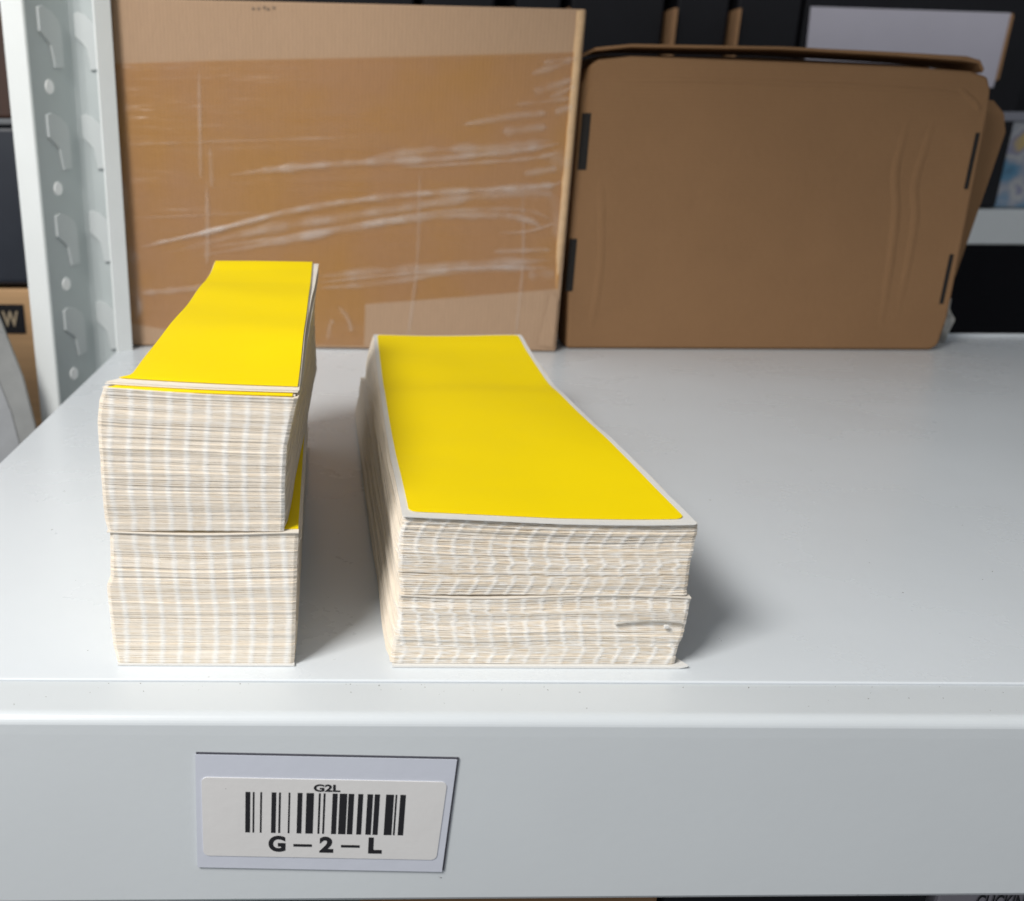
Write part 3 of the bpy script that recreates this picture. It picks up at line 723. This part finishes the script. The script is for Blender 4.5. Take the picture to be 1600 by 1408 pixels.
# ---------------------------------------------------------------- neighbouring rack seen at the left
nb = thing('storage_crate', 'dark navy plastic crate with a grey rim, seen left of the white upright', 'crate', loc=(-.52, 1.2, .012))
bm_link('crate_body', box_bm((-.72, 1.10, .0165), (-.335, 1.36, .196), .006, 3), M['navy'], nb)
M['rim'] = mat('grey_rim', (.16, .17, .18), .5)
bm_link('crate_rim', box_bm((-.725, 1.094, .1965), (-.330, 1.365, .2035), .002), M['rim'], nb)
M['wood_panel'] = M['dbrown']
o = bm_link('wooden_board', box_bm((-.72, 1.12, .2045), (-.352, 1.14, .62), .003), M['dbrown']); tag(o, 'dark brown board standing on the navy crate at the upper left', 'board')
wb = thing('plywood_box', 'pale plywood box with a black W label, under the navy crate', 'wooden box', loc=(-.52, 1.2, -.35))
bm_link('box_body', box_bm((-.72, 1.105, -.35), (-.312, 1.37, .0110), .003), M['wood'], wb)
bm_link('corner_batten', box_bm((-.349, 1.099, -.35), (-.310, 1.1045, .0112), .001), M['wood'], wb)
bm_link('black_label', box_bm((-.45, 1.1035, -.043), (-.371, 1.1048, -.0075), .0003), M['black'], wb)
M['gold'] = mat('tan_letter', (.45, .36, .24), .6)
wt = text('printed_letter', 'W', 0, 0, .019, .020, .03, None, M['gold'], y=0)
wt.parent = wb; wt.location = (-.398 + .52, 1.1030 - 1.2, -.0345 + .35)
o = bm_link('neighbour_shelf', box_bm((-.9, 1.08, -.385), (-.30, 1.42, -.352), .002), M['post']); tag(o, 'white shelf board under the pale plywood box at the left', 'shelf')
# milky plastic sleeve leaning by the left edge
sl = [(-.2565, -.085), (-.2580, -.0675), (-.2657, -.0153), (-.2796, .0347), (-.33, .16), (-.50, .20), (-.50, -.40), (-.1985, -.40), (-.2250, -.20)]
bm = prism(sl, 'y', .770, .774, .001, 2)
bmesh.ops.triangulate(bm, faces=[f for f in bm.faces if len(f.verts) > 4])
o = bm_link('plastic_sleeve', bm, M['sleeve']); tag(o, 'milky grey plastic sleeve leaning outside the left edge of the white shelf', 'plastic sleeve')
sl2 = [(x - .013, z - .03) for x, z in sl]
M['sleeve2'] = mat('grey_plastic', (.36, .37, .38), .35, .2, 20, .4, 50)
bm = prism(sl2, 'y', .7688, .7698, .0004, 2)
bmesh.ops.triangulate(bm, faces=[f for f in bm.faces if len(f.verts) > 4])
o = bm_link('plastic_sleeve', bm, M['sleeve2']); tag(o, 'darker grey plastic sleeve in front of the milky one at the left picture edge', 'plastic sleeve')

# ---------------------------------------------------------------- far rack behind
far = thing('far_rack', 'white steel rack standing farther back behind the mailer box', 'rack', loc=(1.0, 1.9, -1.0))
bm_link('rack_beam', box_bm((-.37, 1.8, .0010), (2.3, 1.84, .0650), .002), M['post'], far)
bm_link('rack_shelf', box_bm((-.37, 1.841, .055), (2.3, 2.35, .0645), .001), M['post'], far)
bm_link('rack_post', box_bm((-.42, 1.80, -1.0), (-.3705, 1.84, 1.4), .002), M['post'], far)
bm_link('rack_post', box_bm((2.3005, 1.80, -1.0), (2.35, 1.84, 1.4), .002), M['post'], far)
Z0 = .0655
GB = 'black cartons on the far rack'
blk = [(-.35, .150, .60), (.168, .298, .55), (.338, .420, .56), (.440, .610, .58), (.635, .729, .55), (.745, .862, .57), (.870, 1.30, .60), (1.305, 1.80, .58)]
bl = ['black carton on the far rack, leftmost above the taped carton', 'black carton on the far rack, between the two leftmost kraft strips',
      'narrow black carton above the right part of the taped carton', 'wide black carton on the far rack, just right of the taped carton top',
      'narrow black carton between the two tall kraft strips', 'black carton just left of the pale lilac card',
      'black carton carrying the pale lilac card', 'black carton at the far right above the framed picture']
for (a, b, h), l in zip(blk, bl):
    ya = 1.85 if a < 1.3 else 2.02
    o = bm_link('black_carton', box_bm((a, ya, Z0 + (.0 if b < 1.3 else .001)), (b, ya + .25, h), .004), M['black']); tag(o, l, 'carton', GB)
for x, wd, l in ((.156, .006, 'thin kraft divider standing upright above the left half of the taped carton'), (.328, .007, 'thin kraft divider upright above the taped carton, second from left'),
                 (.430, .005, 'thin kraft divider upright beside the top right corner of the taped carton'),
                 (.6235, .009, 'thick kraft divider standing upright above the mailer box, left one'), (.740, .0065, 'slimmer kraft divider standing upright above the mailer box, right one')):
    o = bm_link('cardboard_divider', box_bm((x - wd / 2, 1.826 - .0, Z0), (x + wd / 2, 1.90, .4155), .001), M['strip']); tag(o, l, 'divider', 'kraft dividers on the far rack')
lc = thing('lilac_card', 'pale lilac card with a brown right edge against a black carton, above the mailer box', 'card', loc=(1.04, 1.84, .3))
bm_link('card_face', prism([(.884, .27), (1.240, .285), (1.243, .4118), (.876, .421)], 'y', 1.843, 1.8465), M['lilac'], lc)
bm_link('card_edge', prism([(1.2405, .295), (1.247, .300), (1.249, .408), (1.2435, .4118)], 'y', 1.8425, 1.846), M['strip'], lc)
fp = thing('framed_picture', 'colourful framed print standing on the far rack at the right edge', 'picture', loc=(1.5, 1.85, Z0))
bm_link('print', box_bm((1.23, 1.853, Z0 + .002), (1.80, 1.856, .225)), M['picture'], fp)
M['frame'] = mat('grey_frame', (.28, .28, .32), .4)
bm_link('frame', box_bm((1.215, 1.848, .2255), (1.815, 1.862, .2425), .002), M['frame'], fp)
bm_link('frame', box_bm((1.2145, 1.848, Z0), (1.2295, 1.862, .2250), .002), M['frame'], fp)
